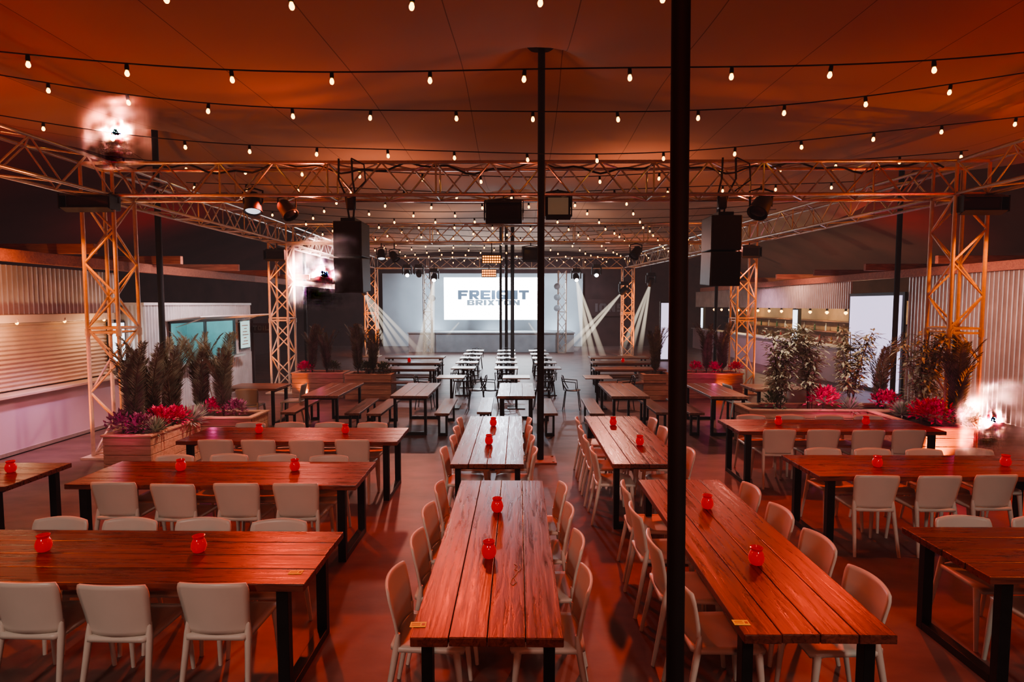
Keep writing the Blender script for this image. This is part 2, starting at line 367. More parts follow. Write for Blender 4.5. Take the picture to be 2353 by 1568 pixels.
for k in range(26):
    c=k%4; BP[c].put((11.95,18.0+k*.42,1.02 if k%2 else 1.47),0,BL[c],'bottles on the back bar: '+BL[c])
for k in range(12):
    t=thing('bar_lamp',f'small warm lamp over the right bar opening, {ORD[k]} from the near end','lamp',(RX+.1,18.1+k*1.1,2.33),0,'lamps over the right bar')
    MB().lathe([(.02,-.06),(.04,-.04),(.04,0),(.03,.02)],n=10).build('base',M['black'],t,True)
    MB().lathe([(.005,-.17),(.05,-.13),(.055,-.09),(.02,-.06)],n=10).build('bulb',M['bulb'],t,True)
for sx,x,side in((-1,LX+.35,'left'),(1,RX-.35,'right')):
    o=MB().box((0,0,0),(.12,26,.2)).build('roof_beam',M['beam'],None,bevel=.01); o.location=(x,18,3.28)
    tag(o,f'long reddish timber beam along the top of the {side} bar front','beam')
    for k in range(8):
        o=MB().box((0,0,0),(2.4,.1,.18)).build('rafter',M['beam'],None,bevel=.01); o.location=(x+sx*.5,7.5+k*2.6,3.475)
        tag(o,f'short timber rafter over the {side} bar front, {ORD[k]} from the near end','rafter',f'{side} bar rafters')
# ---------------------------------------------------------------- trusses
def truss(name,label,cat,p0,p1,w=.5,group=None,pitch=.5,rc=.027,rb=.014,mt='alu'):
    p0=Vector(p0); p1=Vector(p1); d=p1-p0; L=d.length; e=d/L
    t=thing(name,label,cat,p0,0,group)
    if abs(e.z)>.9: a,b=Vector((1,0,0)),Vector((0,1,0))
    else: b=Vector((0,0,1)); a=e.cross(b).normalized()
    h=w/2; cs=[a*h+b*h,a*h-b*h,-a*h-b*h,-a*h+b*h]
    for c in cs: MB().tube([c,c+d],rc,8).build('chord',M[mt],t,True)
    n=max(2,int(round(L/pitch)))
    for i in range(4):
        c0,c1=cs[i],cs[(i+1)%4]; m=MB()
        for k in range(n):
            q0=(c0 if (k+i)%2==0 else c1)+d*(k/n); q1=(c1 if (k+i)%2==0 else c0)+d*((k+1)/n); m.tube([q0,q1],rb,6)
            if k%4==0: m.tube([c0+d*(k/n),c1+d*(k/n)],rb,6)
        m.build('bracing',M[mt],t,True)
    return t
ZT=4.45
TW=[(-6.62,9.25),(7.02,9.25),(xat(647,16,2),16),(xat(1703,16,2),16),(xat(852,27,2.6),27),(xat(1441,27,2.6),27)]
TL=['lit lattice truss tower beside the left front planter','lit lattice truss tower beside the right front planter','lit truss tower behind the left middle planters','lit truss tower behind the right middle planters','far lit truss tower left of the stage','far lit truss tower right of the stage']
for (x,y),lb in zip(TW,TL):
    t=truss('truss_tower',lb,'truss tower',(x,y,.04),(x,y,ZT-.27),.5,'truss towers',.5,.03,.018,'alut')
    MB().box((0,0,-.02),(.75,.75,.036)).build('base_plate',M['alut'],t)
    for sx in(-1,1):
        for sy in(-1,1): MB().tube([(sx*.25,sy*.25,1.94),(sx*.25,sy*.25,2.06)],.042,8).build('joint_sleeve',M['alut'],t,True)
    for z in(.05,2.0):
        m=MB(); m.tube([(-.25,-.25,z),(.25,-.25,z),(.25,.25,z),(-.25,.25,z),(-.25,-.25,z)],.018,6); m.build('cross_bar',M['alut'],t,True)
def P(i): return Vector((TW[i][0],TW[i][1],ZT))
truss('roof_truss','front cross truss carrying the two hanging speakers','truss',P(0)+Vector((.25,0,0)),P(1)-Vector((.25,0,0)),.5,'roof trusses',.42,.028,.015)
truss('roof_truss','second cross truss spanning the middle of the hall','truss',P(2)+Vector((.25,0,0)),P(3)-Vector((.25,0,0)),.5,'roof trusses')
truss('roof_truss','far cross truss just before the stage','truss',P(4)+Vector((.25,0,0)),P(5)-Vector((.25,0,0)),.5,'roof trusses',.6)
for i,j,lb in((0,2,'left side truss between front and middle towers'),(1,3,'right side truss between front and middle towers'),(2,4,'left side truss from middle tower to the stage'),(3,5,'right side truss from middle tower to the stage')):
    d=(P(j)-P(i)).normalized()*.25
    truss('roof_truss',lb,'truss',P(i)+d,P(j)-d,.5,'roof trusses')
truss('roof_truss','left side truss running forward past the picture edge','truss',P(0)+Vector((0,-.25,0)),(-6.7,4.6,ZT),.5,'roof trusses')
truss('roof_truss','right side truss running forward past the picture edge','truss',P(1)+Vector((0,-.25,0)),(7.1,4.6,ZT),.5,'roof trusses')
for i,lb in enumerate(('front left','front right','middle left','middle right')):
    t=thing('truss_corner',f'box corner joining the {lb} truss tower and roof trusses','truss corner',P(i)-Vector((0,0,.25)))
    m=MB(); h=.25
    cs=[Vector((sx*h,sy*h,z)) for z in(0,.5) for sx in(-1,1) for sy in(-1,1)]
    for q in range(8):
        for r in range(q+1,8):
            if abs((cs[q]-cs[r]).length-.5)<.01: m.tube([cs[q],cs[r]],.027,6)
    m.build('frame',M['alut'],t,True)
o=MB().tube([(-6+12.6*i/90,9.05+.03*math.sin(i*.7),ZT+.17+.06*math.sin(i*.45)+.035*math.sin(i*1.3)) for i in range(91)],.016,6).build('truss_cable',M['cable'],None,True)
tag(o,'black power cable draped along the top of the front cross truss','cable')
# ---------------------------------------------------------------- festoon strings
sock=MB().lathe([(.010,0),(.018,-.01),(.021,-.042),(.02,-.064),(.013,-.068)],n=10).mesh('socket',M['cable'],True)
bulbm=MB().lathe([(.010,0),(.015,-.01),(.022,-.032),(.021,-.046),(.013,-.06),(.003,-.064)],n=12).mesh('bulb',M['bulb'],True)
rows=[(4.7,4.98,.3),(5.82,4.80,.3),(7.12,4.82,.46),(8.42,4.68,.38),(9.75,4.66,.3)]+[(10.9+1.08*k,4.62-.012*k,.2) for k in range(15)]
for k,(y,zm,rise) in enumerate(rows):
    hw=[7,7.2,8.2,9.2,7.5][k] if k<5 else 6.3
    zf=lambda x:min(zm+rise*(x/6.3)**2+.03*math.sin(x*.9+k),ceil(x,y)-.03)
    t=thing('festoon_string',f'festoon string of warm bulbs, {ORD[k]} row from the front','string lights',(0,y,0),0,'festoon strings')
    MB().tube([(-hw+2*hw*i/60,.0,zf(-hw+2*hw*i/60)) for i in range(61)],.008,5).build('cable',M['cable'],t,True)
    vis=min(hw-.1,y*.95+.3); off=[-.82+.0,.1,.2,.1,.35][k] if k<5 else (.37*k)%1.0
    n=-9
    while n<=9:
        x=n*1.0+off+RND.uniform(-.04,.04); n+=1
        if abs(x)>vis: continue
        s=inst('socket',sock,t,(x,0,zf(x)),(RND.uniform(-.12,.12),RND.uniform(-.12,.12),0))
        inst('bulb',bulbm,s,(0,0,-.064))
# ---------------------------------------------------------------- furniture prototypes
def make_table(name,L,W,m,lab,cat='table',H=.77,th=.05,nb=4,leg=.075,inset=.15):
    t=thing(name,lab,cat)
    bw=W/nb; b=MB()
    for k in range(nb): b.box((RND.uniform(-.006,.006),-W/2+bw*(k+.5),H-th/2),(L,bw-.004,th))
    b.build('tabletop',m,t,bevel=.005)
    for sx in(-1,1):
        x=sx*(L/2-inset)
        for sy in(-1,1): MB().box((x,sy*(W/2-.07),(H-th)/2),(leg,leg*.8,H-th)).build('leg',M['blacksteel'],t,bevel=.003)
        MB().box((x,0,.03),(leg,W-.14-leg*.8,.06)).build('floor_bar',M['blacksteel'],t,bevel=.003)
        MB().box((x,0,H-th-.02),(leg,W-.14-leg*.8,.04)).build('top_bar',M['blacksteel'],t)
    return t
def make_chair(name,m):
    t=thing(name,'','chair')
    def back(u,v):
        u=u*2-1; w=.192+.032*v
        if v>.8: w*=1-.085*((v-.8)/.2)**2
        top=.478+.345*v-.014*u*u*v
        return (u*w,-.205-.06*v**1.3+.045*u*u,top)
    MB().grid(back,12,12).build('backrest',m,t,True,solid=.016)
    def seat(u,v):
        a=u*2-1; b=v*2-1
        w=.215-.012*(1-v)-(.03*max(0,abs(b)-.85)/.15)
        return (a*w,-.215+.44*v,.458-.014*(1-a*a)*(1-b*b)-(.02*((v-.8)/.2)**2 if v>.8 else 0))
    MB().grid(seat,10,10).build('seat',m,t,True,solid=.028)
    for s in(-1,1):
        MB().tube([(s*.188,-.165,.55),(s*.188,-.175,.47),(s*.197,-.205,.3),(s*.212,-.262,0)],[.012,.022,.019,.014],8).build('leg',m,t,True)
        MB().tube([(s*.192,.18,.45),(s*.2,.195,.3),(s*.21,.22,0)],[.024,.02,.014],8).build('leg',m,t,True)
    return t
chairP=Proto(make_chair('dining_chair',M['chair']))
greyP=Proto(make_chair('dining_chair',M['greychair']))
def make_candle():
    t=thing('candle_holder','','candle holder')
    MB().lathe([(.027,0),(.039,.007),(.049,.03),(.051,.052),(.043,.08),(.034,.095)],n=20).build('jar',M['jar'],t,True)
    MB().lathe([(.032,.091),(.037,.103),(.042,.116),(.036,.118),(.03,.103)],n=20).build('rim',M['rim'],t,True)
    return t
candP=Proto(make_candle())
def candle(px,py,lab):
    x,y=at(px,py,.82); candP.put((x,y,.771),RND.uniform(0,6),lab,'red candle holders')
LAT=Proto(make_table('dining_table',2.8,.82,M['table'],''))
LON=Proto(make_table('dining_table',2.64,.8,M['table'],''))
OFFS=[-.87,-.29,.29,.87]
LN=['leftmost','second from left','third from left','rightmost']; NN=['nearest','second nearest','third nearest','farthest']
def chairs(cx,cy,W,lateral,near,far,desc,inn):
    for side,ids in((0,near),(1,far)):
        for i in ids:
            o=OFFS[i]+RND.uniform(-.02,.02); d=W/2-inn+RND.uniform(-.02,.03); j=RND.uniform(-.05,.05)
            if lateral:
                loc=(cx+o,cy-d,0) if side==0 else (cx+o,cy+d,0); rz=(0 if side==0 else PI)+j
                lab=f"beige plastic chair, {LN[i]} on the {'near' if side==0 else 'far'} side of the {desc}"
            else:
                loc=(cx-d,cy+o,0) if side==0 else (cx+d,cy+o,0); rz=(-PI/2 if side==0 else PI/2)+j
                lab=f"beige plastic chair, {NN[i]} on the {'left' if side==0 else 'right'} side of the {desc}"
            chairP.put(loc,rz,lab,'dining chairs')
ALL=[0,1,2,3]
def lat(xc,npy,fpy,desc,label,near=ALL,far=ALL):
    y=(at(1176,npy,.77)[1]+at(1176,fpy,.77)[1])/2
    o=LAT.put((xc,y,0),RND.uniform(-.008,.008),label,'long dining tables'); chairs(xc,y,.82,True,near,far,desc,.15); return o
def lon(xc,npy,fpy,desc,label,rz=0,sh=0,inn=.04):
    y=(at(1176,npy,.77)[1]+at(1176,fpy,.77)[1])/2
    o=LON.put((xc,y,0),PI/2+rz,label,'long dining tables'); chairs(xc,y+sh,.8,False,ALL,ALL,desc,inn); return o
lat(-2.72,1337,1228,'front left table','long dark wood table at the front left with a yellow sticker',[1,2,3],ALL)
lat(-2.95,1118,1062,'middle left table','long dark wood table, second row on the left')
lat(-2.92,1015,985,'rear left table','long dark wood table before the left front planter')
lat(-6.25,1122,1068,'left edge table','dark wood table cut by the left picture edge',[],[1,2])
lat(4.4,990,963,'rear right table','long dark wood table before the right front planter')
lat(4.42,1090,1046,'middle right table','long dark wood table, second row on the right',[0,1,2],ALL)
lat(4.38,1318,1208,'front right table','orange lit wood table cut by the right picture edge',[0],[0,1])
lon(-.335,1065,958,'rear centre table','long plank table with pale sheen, second on the centre line',inn=.13)
lon(1.58,1452,1102,'table beside black pole','long plank table right of the thick black pole',0,.1)
lon(1.42,1062,958,'table behind black pole','long plank table passing behind the thick black pole',inn=.08)
T1=lon(-.16,1465,1105,'front centre table','long plank table at the front centre with sticker and scratch marks',0,.12)
def loc1(px,py):
    x,y=at(px,py,.771); return (y-T1.location.y,-(x-T1.location.x),.7715)
m=MB()
m.tube([loc1(*q) for q in((1181,1296),(1188,1300),(1182,1308),(1190,1312),(1184,1322),(1176,1330),(1172,1340),(1178,1346),(1186,1338),(1180,1328))],.0022,5)
m.tube([loc1(*q) for q in((1194,1298),(1197,1306),(1192,1313))],.0022,5); m.build('scratch_marks',M['chalk'],T1)
for a in [(90,1256,'red glass candle holder on the front left table, left one'),(452,1256,'red glass candle holder on the front left table, right one'),
 (410,1073,'red candle holder on the second row left table, left one'),(675,1072,'red candle holder on the second row left table, right one'),
 (592,988,'red candle holder on the table before left planter, left one'),(792,988,'red candle holder on the table before left planter, right one'),
 (13,1078,'red candle holder at the left picture edge'),(1142,1163,'red candle holder on the front centre table, farther one'),(1123,1266,'red candle holder on the front centre table, nearer one'),
 (1133,971,'red candle holder on the rear centre table, farther one'),(1123,1012,'red candle holder on the rear centre table, nearer one'),
 (1623,1154,'red candle holder right of the black pole, farther one'),(1735,1278,'red candle holder right of the black pole, nearer one'),
 (1408,969,'red candle holder on the table behind pole, farther one'),(1469,1013,'red candle holder on the table behind pole, nearer one'),
 (1785,967,'red candle holder before the right planter, left one'),(1984,966,'red candle holder before the right planter, right one'),
 (2010,1060,'red candle holder on second row right table, left one'),(2300,1057,'red candle holder on second row right table, right one')]: candle(*a)
def sticker(px,py,rz,lab):
    x,y=at(px,py,.772); t=thing('table_sticker',lab,'sticker',(x,y,.7712),rz,'yellow table stickers')
    p=MB().box((0,0,.0006),(.085,.05,.0012)).build('label_sheet',M['sticker'],t)
    m=MB(); m.box((-.012,.010,.0015),(.045,.005,.0006)); m.box((-.012,-.006,.0015),(.045,.005,.0006)); m.box((.028,0,.0015),(.016,.02,.0006)); m.build('printed_mark',M['ink'],p)
sticker(677,1318,.02,'yellow sticker on the right corner of the front left table')
sticker(960,1437,.02,'yellow sticker on the left corner of the front centre table')
sticker(1700,1428,-.02,'yellow sticker on the near end of table right of the pole')
# ---------------------------------------------------------------- middle ground: picnic tables and benches
PIC=Proto(make_table('picnic_table',1.8,.72,M['bench'],'',nb=3,leg=.06,inset=.12))
BEN=Proto(make_table('bench',1.7,.28,M['bench'],'','bench',H=.46,th=.045,nb=1,leg=.05,inset=.15))
for px,d in((767,'before the left middle planters'),(958,'left of the centre aisle'),(1186,'on the centre line'),(1428,'right of the centre aisle'),(1638,'just right of the thick pole')):
    x=xat(px,11.5); x0=x
    PIC.put((x,11.5,0),PI/2,f'wooden picnic table {d}','picnic tables')
    for s,q in((-1,'left'),(1,'right')): BEN.put((x+s*.62,11.4+RND.uniform(-.1,.1),0),PI/2+RND.uniform(-.03,.03),f'wooden bench on the {q} of the picnic table {d}','picnic benches')
FAR=Proto(make_table('picnic_table',1.9,.7,M['bench'],'',nb=3,leg=.06,inset=.12))
for k,y in enumerate((15.4,17.0,18.7)):
    for px0,s in((935,'left'),(1430,'right')):
        x=xat(px0,16.2)+(-.1*k if s=='left' else .15*k)
        FAR.put((x,y,0),0,f'distant wooden table {s} of the small tables, {ORD[k]} row','distant tables')
        for sd,q in((-1,'near'),(1,'far')): BEN.put((x,y+sd*.58,0),0,f'distant bench on the {q} side of the {s} table, {ORD[k]} row','distant benches')
x=xat(935,16.2)-.1; candP.put((x,17.0,.771),0,'tiny red candle holder on a distant left table','red candle holders'); candP.put((xat(1430,16.2)+.15,17.0,.771),0,'tiny red candle holder on a distant right table','red candle holders')
def make_cafe_chair():
    t=thing('cafe_chair','','chair')
    MB().lathe([(.19,.44),(.205,.447),(.205,.457),(.19,.465)],n=16).build('seat',M['blacksteel'],t,True)
    for sx in(-1,1):
        for sy in(-1,1): MB().tube([(sx*.15,sy*.15,.44),(sx*.2,sy*.2,0)],.012,6).build('leg',M['blacksteel'],t,True)
    m=MB(); m.tube([(-.17,-.1,.45),(-.2,-.2,.62),(-.17,-.23,.76),(0,-.25,.8),(.17,-.23,.76),(.2,-.2,.62),(.17,-.1,.45)],.013,6)
    m.tube([(-.22,.12,.45),(-.24,.1,.66),(-.2,-.2,.68),(0,-.26,.68),(.2,-.2,.68),(.24,.1,.66),(.22,.12,.45)],.012,6)
    m.tube([(-.06,-.19,.45),(-.06,-.25,.78)],.009,5); m.tube([(.06,-.19,.45),(.06,-.25,.78)],.009,5); m.build('back_frame',M['blacksteel'],t,True); return t
CAF=Proto(make_cafe_chair())
def make_cafe_table():
    t=thing('cafe_table','','table')
    MB().box((0,0,.745),(.65,.6,.03)).build('tabletop',M['metaltop'],t,bevel=.006)
    MB().tube([(0,0,.02),(0,0,.73)],.03,10).build('pedestal',M['blacksteel'],t,True); MB().box((0,0,.012),(.42,.42,.024)).build('base',M['blacksteel'],t); return t
CAT=Proto(make_cafe_table())
for px,d in((1036,'left'),(1186,'middle'),(1372,'right')):
    x=xat(px,13.6); CAT.put((x,13.6,0),0,f'small pale square table, {d} of the three nearest','small tables')
    for s,q in((-1,'left'),(1,'right')): CAF.put((x+s*.62,13.5,0),s*PI/2+RND.uniform(-.3,.3),f'black metal cafe chair {q} of the {d} near small table','cafe chairs')
for c,(x,cn) in enumerate(((-1.5,'left'),(-.32,'middle'),(.85,'right'))):
    for k in range(5):
        y=15.6+1.45*k
        CAT.put((x-.03*k,y,0),0,f'small pale table in the {cn} column, {ORD[k]} row','small tables')
        CAF.put((x-.03*k+RND.uniform(-.06,.06),y-.5,0),RND.uniform(-.15,.15),f'black cafe chair before small table, {cn} column, {ORD[k]} row','cafe chairs')
        CAF.put((x-.03*k+RND.uniform(-.06,.06),y+.5,0),PI+RND.uniform(-.15,.15),f'black cafe chair behind small table, {cn} column, {ORD[k]} row','cafe chairs')
SQ=Proto(make_table('square_table',1.1,.8,M['bench'],'',nb=4,leg=.06,inset=.1))
for px,s in((590,'left'),(1775,'right')):
    x=xat(px,11.9); SQ.put((x,11.9,0),0,f'small dark wood table behind the {s} front planter','dark side tables')
    for dx,dy,rz,q in((.1,-.55,0,'before'),(.75,.0,PI/2,'right of'),(-.75,.05,-PI/2,'left of')):
        greyP.put((x+dx,11.9+dy,0),rz+.1,f'grey plastic chair {q} the dark table behind the {s} front planter','grey chairs')
# ---------------------------------------------------------------- planters and plants
def planter(lab,boxes,H=.65):
    x0=boxes[0][0]; y0=boxes[0][2]; t=thing('planter_box',lab,'planter',(x0,y0,0),0)
    for (a,b,c,d) in boxes:
        a-=x0;b-=x0;c-=y0;d-=y0; th=.04
        for (cx,cy,sx,sy) in(((a+b)/2,c+th/2,b-a,th),((a+b)/2,d-th/2,b-a,th),(a+th/2,(c+d)/2,th,d-c-2*th),(b-th/2,(c+d)/2,th,d-c-2*th)):
            m=MB(); n=5
            for k in range(n): m.box((cx,cy,H/n*(k+.5)),(sx,sy,H/n-.008))
            m.build('side_boards',M['planter'],t,bevel=.004)
        m=MB()
        for cx,cy,sx,sy in(((a+b)/2,c+.03,b-a+.04,.1),((a+b)/2,d-.03,b-a+.04,.1),(a+.03,(c+d)/2,.1,d-c-.14),(b-.03,(c+d)/2,.1,d-c-.14)): m.box((cx,cy,H+.012),(sx,sy,.028))
        m.build('rim',M['planter'],t,bevel=.004)
        MB().grid(lambda u,v:(a+th+(b-a-2*th)*u,c+th+(d-c-2*th)*v,H-.06+.02*math.sin(u*9)*math.cos(v*7)),8,8).build('soil',M['soil'],t)
planter('wooden L-shaped planter by the left front truss tower',[(-5.78,-5.11,7.75,9.0),(-5.78,-4.3,9.02,9.65)])
planter('wooden L-shaped planter by the right front truss tower',[(6.02,6.72,8.35,9.75),(4.0,6.72,9.78,10.45)])
planter('wooden planter by the left middle tower, left of two',[(xat(667,15),xat(786,15),15.0,15.6)])
planter('wooden planter by the left middle tower, right of two',[(xat(790,14.7),xat(897,14.7),14.7,15.35)])
planter('small wooden planter left of the thick pole, with one palm',[(xat(1478,14.7),xat(1542,14.7),14.7,15.35)])
planter('wooden planter before the right middle tower',[(xat(1572,15),xat(1705,15),15.0,15.6)])
def leaf(m,p,d,ln,w,up=Vector((0,0,1))):
    d=d.normalized(); s=d.cross(up); s=s.normalized() if s.length>.05 else Vector((1,0,0)); n=s.cross(d)
    m.add([p,p+d*ln*.45+s*w+n*w*.3,p+d*ln,p+d*ln*.45-s*w+n*w*.3],[(0,1,2,3)])
def make_palm(seed):
    r=random.Random(seed); t=thing('potted_palm','','palm'); m=MB(); st=MB()
    for k in range(11):
        az=r.uniform(0,2*PI); le=r.uniform(.02,.13); L=r.uniform(.95,1.42); pts=[]
        for i in range(15):
            q=i/14; a=le+.17*q**3; pts.append(Vector((math.cos(az)*L*q*math.sin(a),math.sin(az)*L*q*math.sin(a),L*q*math.cos(a*.8))))
        st.tube(pts,[.012-.0006*i for i in range(15)],5)
        side=Vector((-math.sin(az),math.cos(az),0)); out=Vector((math.cos(az),math.sin(az),0))
        for i in range(70):
            q=.14+.86*i/69; j=min(13,int(q*14)); p=pts[j].lerp(pts[j+1],q*14-j); tg=(pts[j+1]-pts[j]).normalized()
            ln=.17*math.sin(PI*min(1,.22+.7*q))+.035
            for s in(-1,1): leaf(m,p,tg*.8+side*s*.75+out*r.uniform(-.35,.45),ln*r.uniform(.8,1.1),.007,out)
    m.build('foliage',M['palm'],t); st.build('stems',M['stem'],t,True); return t
def make_bamboo(seed):
    r=random.Random(seed); t=thing('potted_bamboo','','bamboo'); m=MB(); st=MB()
    for k in range(8):
        az=r.uniform(0,2*PI); le=r.uniform(.04,.22); L=r.uniform(1.05,1.5)
        pts=[Vector((math.cos(az)*le*L*q*q*1.1+.05*math.cos(az),math.sin(az)*le*L*q*q*1.1+.05*math.sin(az),L*q)) for q in[i/10 for i in range(11)]]
        st.tube(pts,.008,5)
        for i in range(155):
            q=r.uniform(.2,1)**.8; j=min(9,int(q*10)); p=pts[j].lerp(pts[j+1],q*10-j)
            a=r.uniform(0,2*PI); o=Vector((math.cos(a),math.sin(a),r.uniform(-.2,.5))); p=p+o*r.uniform(.02,.15)
            leaf(m,p,Vector((math.cos(a)+r.uniform(-.5,.5),math.sin(a)+r.uniform(-.5,.5),r.uniform(-.9,.5))),r.uniform(.1,.16),.023)
    m.build('foliage',M['bamboo'],t); st.build('stems',M['stem'],t,True); return t
def make_shrub(seed,mt,name,spiky=False):
    r=random.Random(seed); t=thing(name,'','shrub'); m=MB()
    for i in range(300 if not spiky else 150):
        a=r.uniform(0,2*PI); e=r.uniform(-.1,1.0); d=Vector((math.cos(a)*math.cos(e*1.4),math.sin(a)*math.cos(e*1.4),math.sin(e*1.4)))
        if spiky: leaf(m,Vector((0,0,.03))+d*.02,d,r.uniform(.18,.28),.014)
        else: leaf(m,Vector((0,0,.12))+d*r.uniform(.08,.24),d+Vector((r.uniform(-.8,.8),r.uniform(-.8,.8),r.uniform(-.5,.6))),r.uniform(.06,.11),.022)
    m.build('foliage',mt,t); MB().tube([(0,0,-.06),(0,0,.12)],.014,6).build('stem',M['stem'],t,True); return t
PALM=[Proto(make_palm(s)) for s in(3,11,23)]; BAM=[Proto(make_bamboo(s)) for s in(5,9)]
SH={'magenta':Proto(make_shrub(1,M['magenta'],'flowering_shrub')),'purple':Proto(make_shrub(2,M['purple'],'leafy_shrub')),'green':Proto(make_shrub(3,M['green'],'spiky_shrub',True)),'darkgreen':Proto(make_shrub(4,M['darkgreen'],'leafy_shrub'))}
ZP=.62
for i,(px,y,s,lb) in enumerate([(300,8.1,.98,'dark feathery palm at the left end of the left front planter'),(342,8.4,1.02,'dark feathery palm, second from left in left front planter'),(388,8.75,1.02,'dark feathery palm, third from left in left front planter'),
  (455,9.35,1.04,'dark feathery palm, fourth from left in left front planter'),(508,9.35,1.02,'dark feathery palm at the right end of left front planter'),
  (2015,10.1,1.02,'dark feathery palm in the right planter before the lilac panel'),(2190,8.8,1.0,'dark feathery palm at the near end of the right front planter'),
  (714,15.3,.98,'dark palm in the left middle planters, leftmost'),(748,15.3,.98,'dark palm in the left middle planters, second from left'),(820,15.0,1.0,'dark palm in the left middle planters, third from left'),(855,15.0,.98,'dark palm in the left middle planters, rightmost'),
  (1505,15.0,.98,'single dark palm in the small planter left of the thick pole'),(1622,15.3,1.0,'dark palm in planter before right middle tower, left one'),(1658,15.3,1.0,'dark palm in planter before right middle tower, right one')]):
    PALM[i%3].put((xat(px,y,1.2),y,ZP-.03),i*1.3,lb,'palms',s)
for i,(px,y,s,lb) in enumerate([(1785,10.1,1.04,'leafy bamboo at the left end of the right front planter'),(1860,10.15,1.02,'leafy bamboo, second from left in right front planter'),(1950,10.15,1.0,'leafy bamboo beside the lilac panel in right front planter'),(2110,9.3,1.0,'orange lit leafy bamboo before the right front truss tower')]):
    BAM[i%2].put((xat(px,y,1.2),y,ZP-.03),i*1.1,lb,'bamboos',s)
for i,(px,y,k,s,lb) in enumerate([(275,8.0,'purple',.9,'purple shrub at the near left corner of left front planter'),(315,7.95,'purple',.85,'purple shrub, second along the left front planter'),(362,8.3,'magenta',.95,'magenta shrub at the middle of left front planter'),
 (400,8.55,'magenta',.85,'magenta shrub under the third palm, left front planter'),(350,8.02,'green',1.0,'spiky sage plant at the near edge of left front planter'),(432,8.8,'green',1.1,'spiky sage plant at the bend of left front planter'),(460,9.2,'green',1.0,'spiky sage plant beneath the fourth palm on the left'),(488,9.35,'magenta',.8,'magenta shrub between the two right palms, left front planter'),(538,9.3,'purple',.8,'purple shrub at the right end of left front planter'),
 (1775,10.0,'darkgreen',.9,'dark green shrub at the left end of right front planter'),(1888,10.0,'magenta',1.15,'magenta shrub between the bamboos in right front planter'),(1948,9.95,'green',1.0,'spiky sage plant beneath the bamboo beside lilac panel'),(2028,9.95,'magenta',1.0,'magenta shrub beneath the palm before the lilac panel'),
 (2065,9.5,'green',1.0,'spiky sage plant at the bend of right front planter'),(2110,9.0,'magenta',.9,'magenta shrub under the orange lit bamboo'),(2140,8.7,'magenta',1.1,'magenta shrub at the near left of right front planter'),(2200,8.55,'darkgreen',.9,'dark green shrub at the near right of right front planter'),
 (700,15.2,'magenta',.9,'pink shrub in the left middle planter, left end'),(765,15.3,'darkgreen',.9,'dark shrub in the left middle planter, right end'),(840,14.95,'darkgreen',1.0,'dark shrub between two palms in left middle planter'),(880,14.95,'darkgreen',.9,'dark shrub at right end of the left middle planters'),
 (1598,15.3,'magenta',.9,'pink shrub in planter before right middle tower, left'),(1640,15.2,'magenta',.9,'pink shrub in planter before right middle tower, centre'),(1688,15.3,'magenta',.85,'pink shrub in planter before right middle tower, right')]):
    SH[k].put((xat(px,y,.75),y,ZP),i*.9,lb,'planter shrubs',s)
# ---------------------------------------------------------------- hanging gear
def speaker(px0,px1,py0,py1,lab):
    y=9.25; x=xat((px0+px1)/2,y,3.2); w=(px1-px0)/F*9.2*.86; z1=zat(py0,y); z0=zat(py1,y); h=(z1-z0)/2
    t=thing('hanging_speaker',lab,'speaker',(x,y,z0),0,'hanging speakers')
    for k in range(2):
        Mx=Matrix.Rotation(.07 if k==0 else .0,3,'X'); c=Vector((0,.015*(1-k),h*(k+.5)))
        b=MB().box(c,(w,.5,h-.004),Mx).build('cabinet',M['black'],t,bevel=.015)
        MB().box(c+Mx@Vector((0,-.256,0)),(w-.05,.012,h-.05),Mx).build('grille',M['pole'],b)
    MB().box((0,0,2*h+.03),(w*.5,.4,.05)).build('fly_bar',M['blacksteel'],t)
    top=ZT+.3-z0
    for s in(-1,1): MB().tube([(s*.03,0,2*h+.05),(s*.08,-.05,top-.5),(s*.11,-.28,top-.32),(s*.1,-.28,top)],.016,6).build('strap',M['cable'],t,True)
    MB().box((.0,-.0,top-.62),(.13,.13,.24)).build('hoist',M['black'],t,bevel=.02)
    MB().tube([(.1,-.3,top),(.3,-.31,top-.1),(.32,-.31,top-.35),(.12,-.2,top-.5)],.012,6).build('cable_loop',M['cable'],t,True)
speaker(770,845,512,672,'black hanging speaker stack under the left of the front truss')
speaker(1614,1693,500,657,'black hanging speaker stack beside the thick pole')
def par(px,py,y,ztop,lab,lit=None,aim=(0,-.5,-.85),s=1.0,name='stage_light'):
    z=zat(py,y); x=xat(px,y,z); t=thing(name,lab,'stage light',(x,y,z),0,'stage lights')
    d=Vector(aim).normalized(); Mx=d.to_track_quat('Z','Y').to_matrix()
    can=MB().lathe([(.07*s,-.16*s),(.1*s,-.12*s),(.115*s,.02*s),(.125*s,.12*s),(.11*s,.122*s),(.1*s,.1*s)],n=16,Mx=Mx).build('can',M['black'],t,True)
    MB().lathe([(.098*s,.1*s),(.09*s,.108*s),(.01*s,.112*s)],n=16,Mx=Mx).build('lens',M[lit or 'lensoff'],can,True)
    MB().tube([(-.13*s,0,0),(-.14*s,0,.18*s),(0,0,.22*s),(.14*s,0,.18*s),(.13*s,0,0)],.014*s,6).build('yoke',M['black'],t,True)
    MB().tube([(0,0,.2*s),(0,0,max(.25*s,ztop-z))],.016,6).build('clamp',M['black'],t,True)
ZB=ZT-.22
par(578,468,9.2,ZB,'pale faced round stage light under the front truss, left','lensdim',(.1,-.3,-.95),1.15)
par(657,482,9.2,ZB,'dark tilted stage light right of the pale faced one',None,(.6,-.3,-.7),1.05)
par(1745,476,9.2,ZB,'dark round stage light right of the right speaker',None,(-.5,-.4,-.7),1.3)
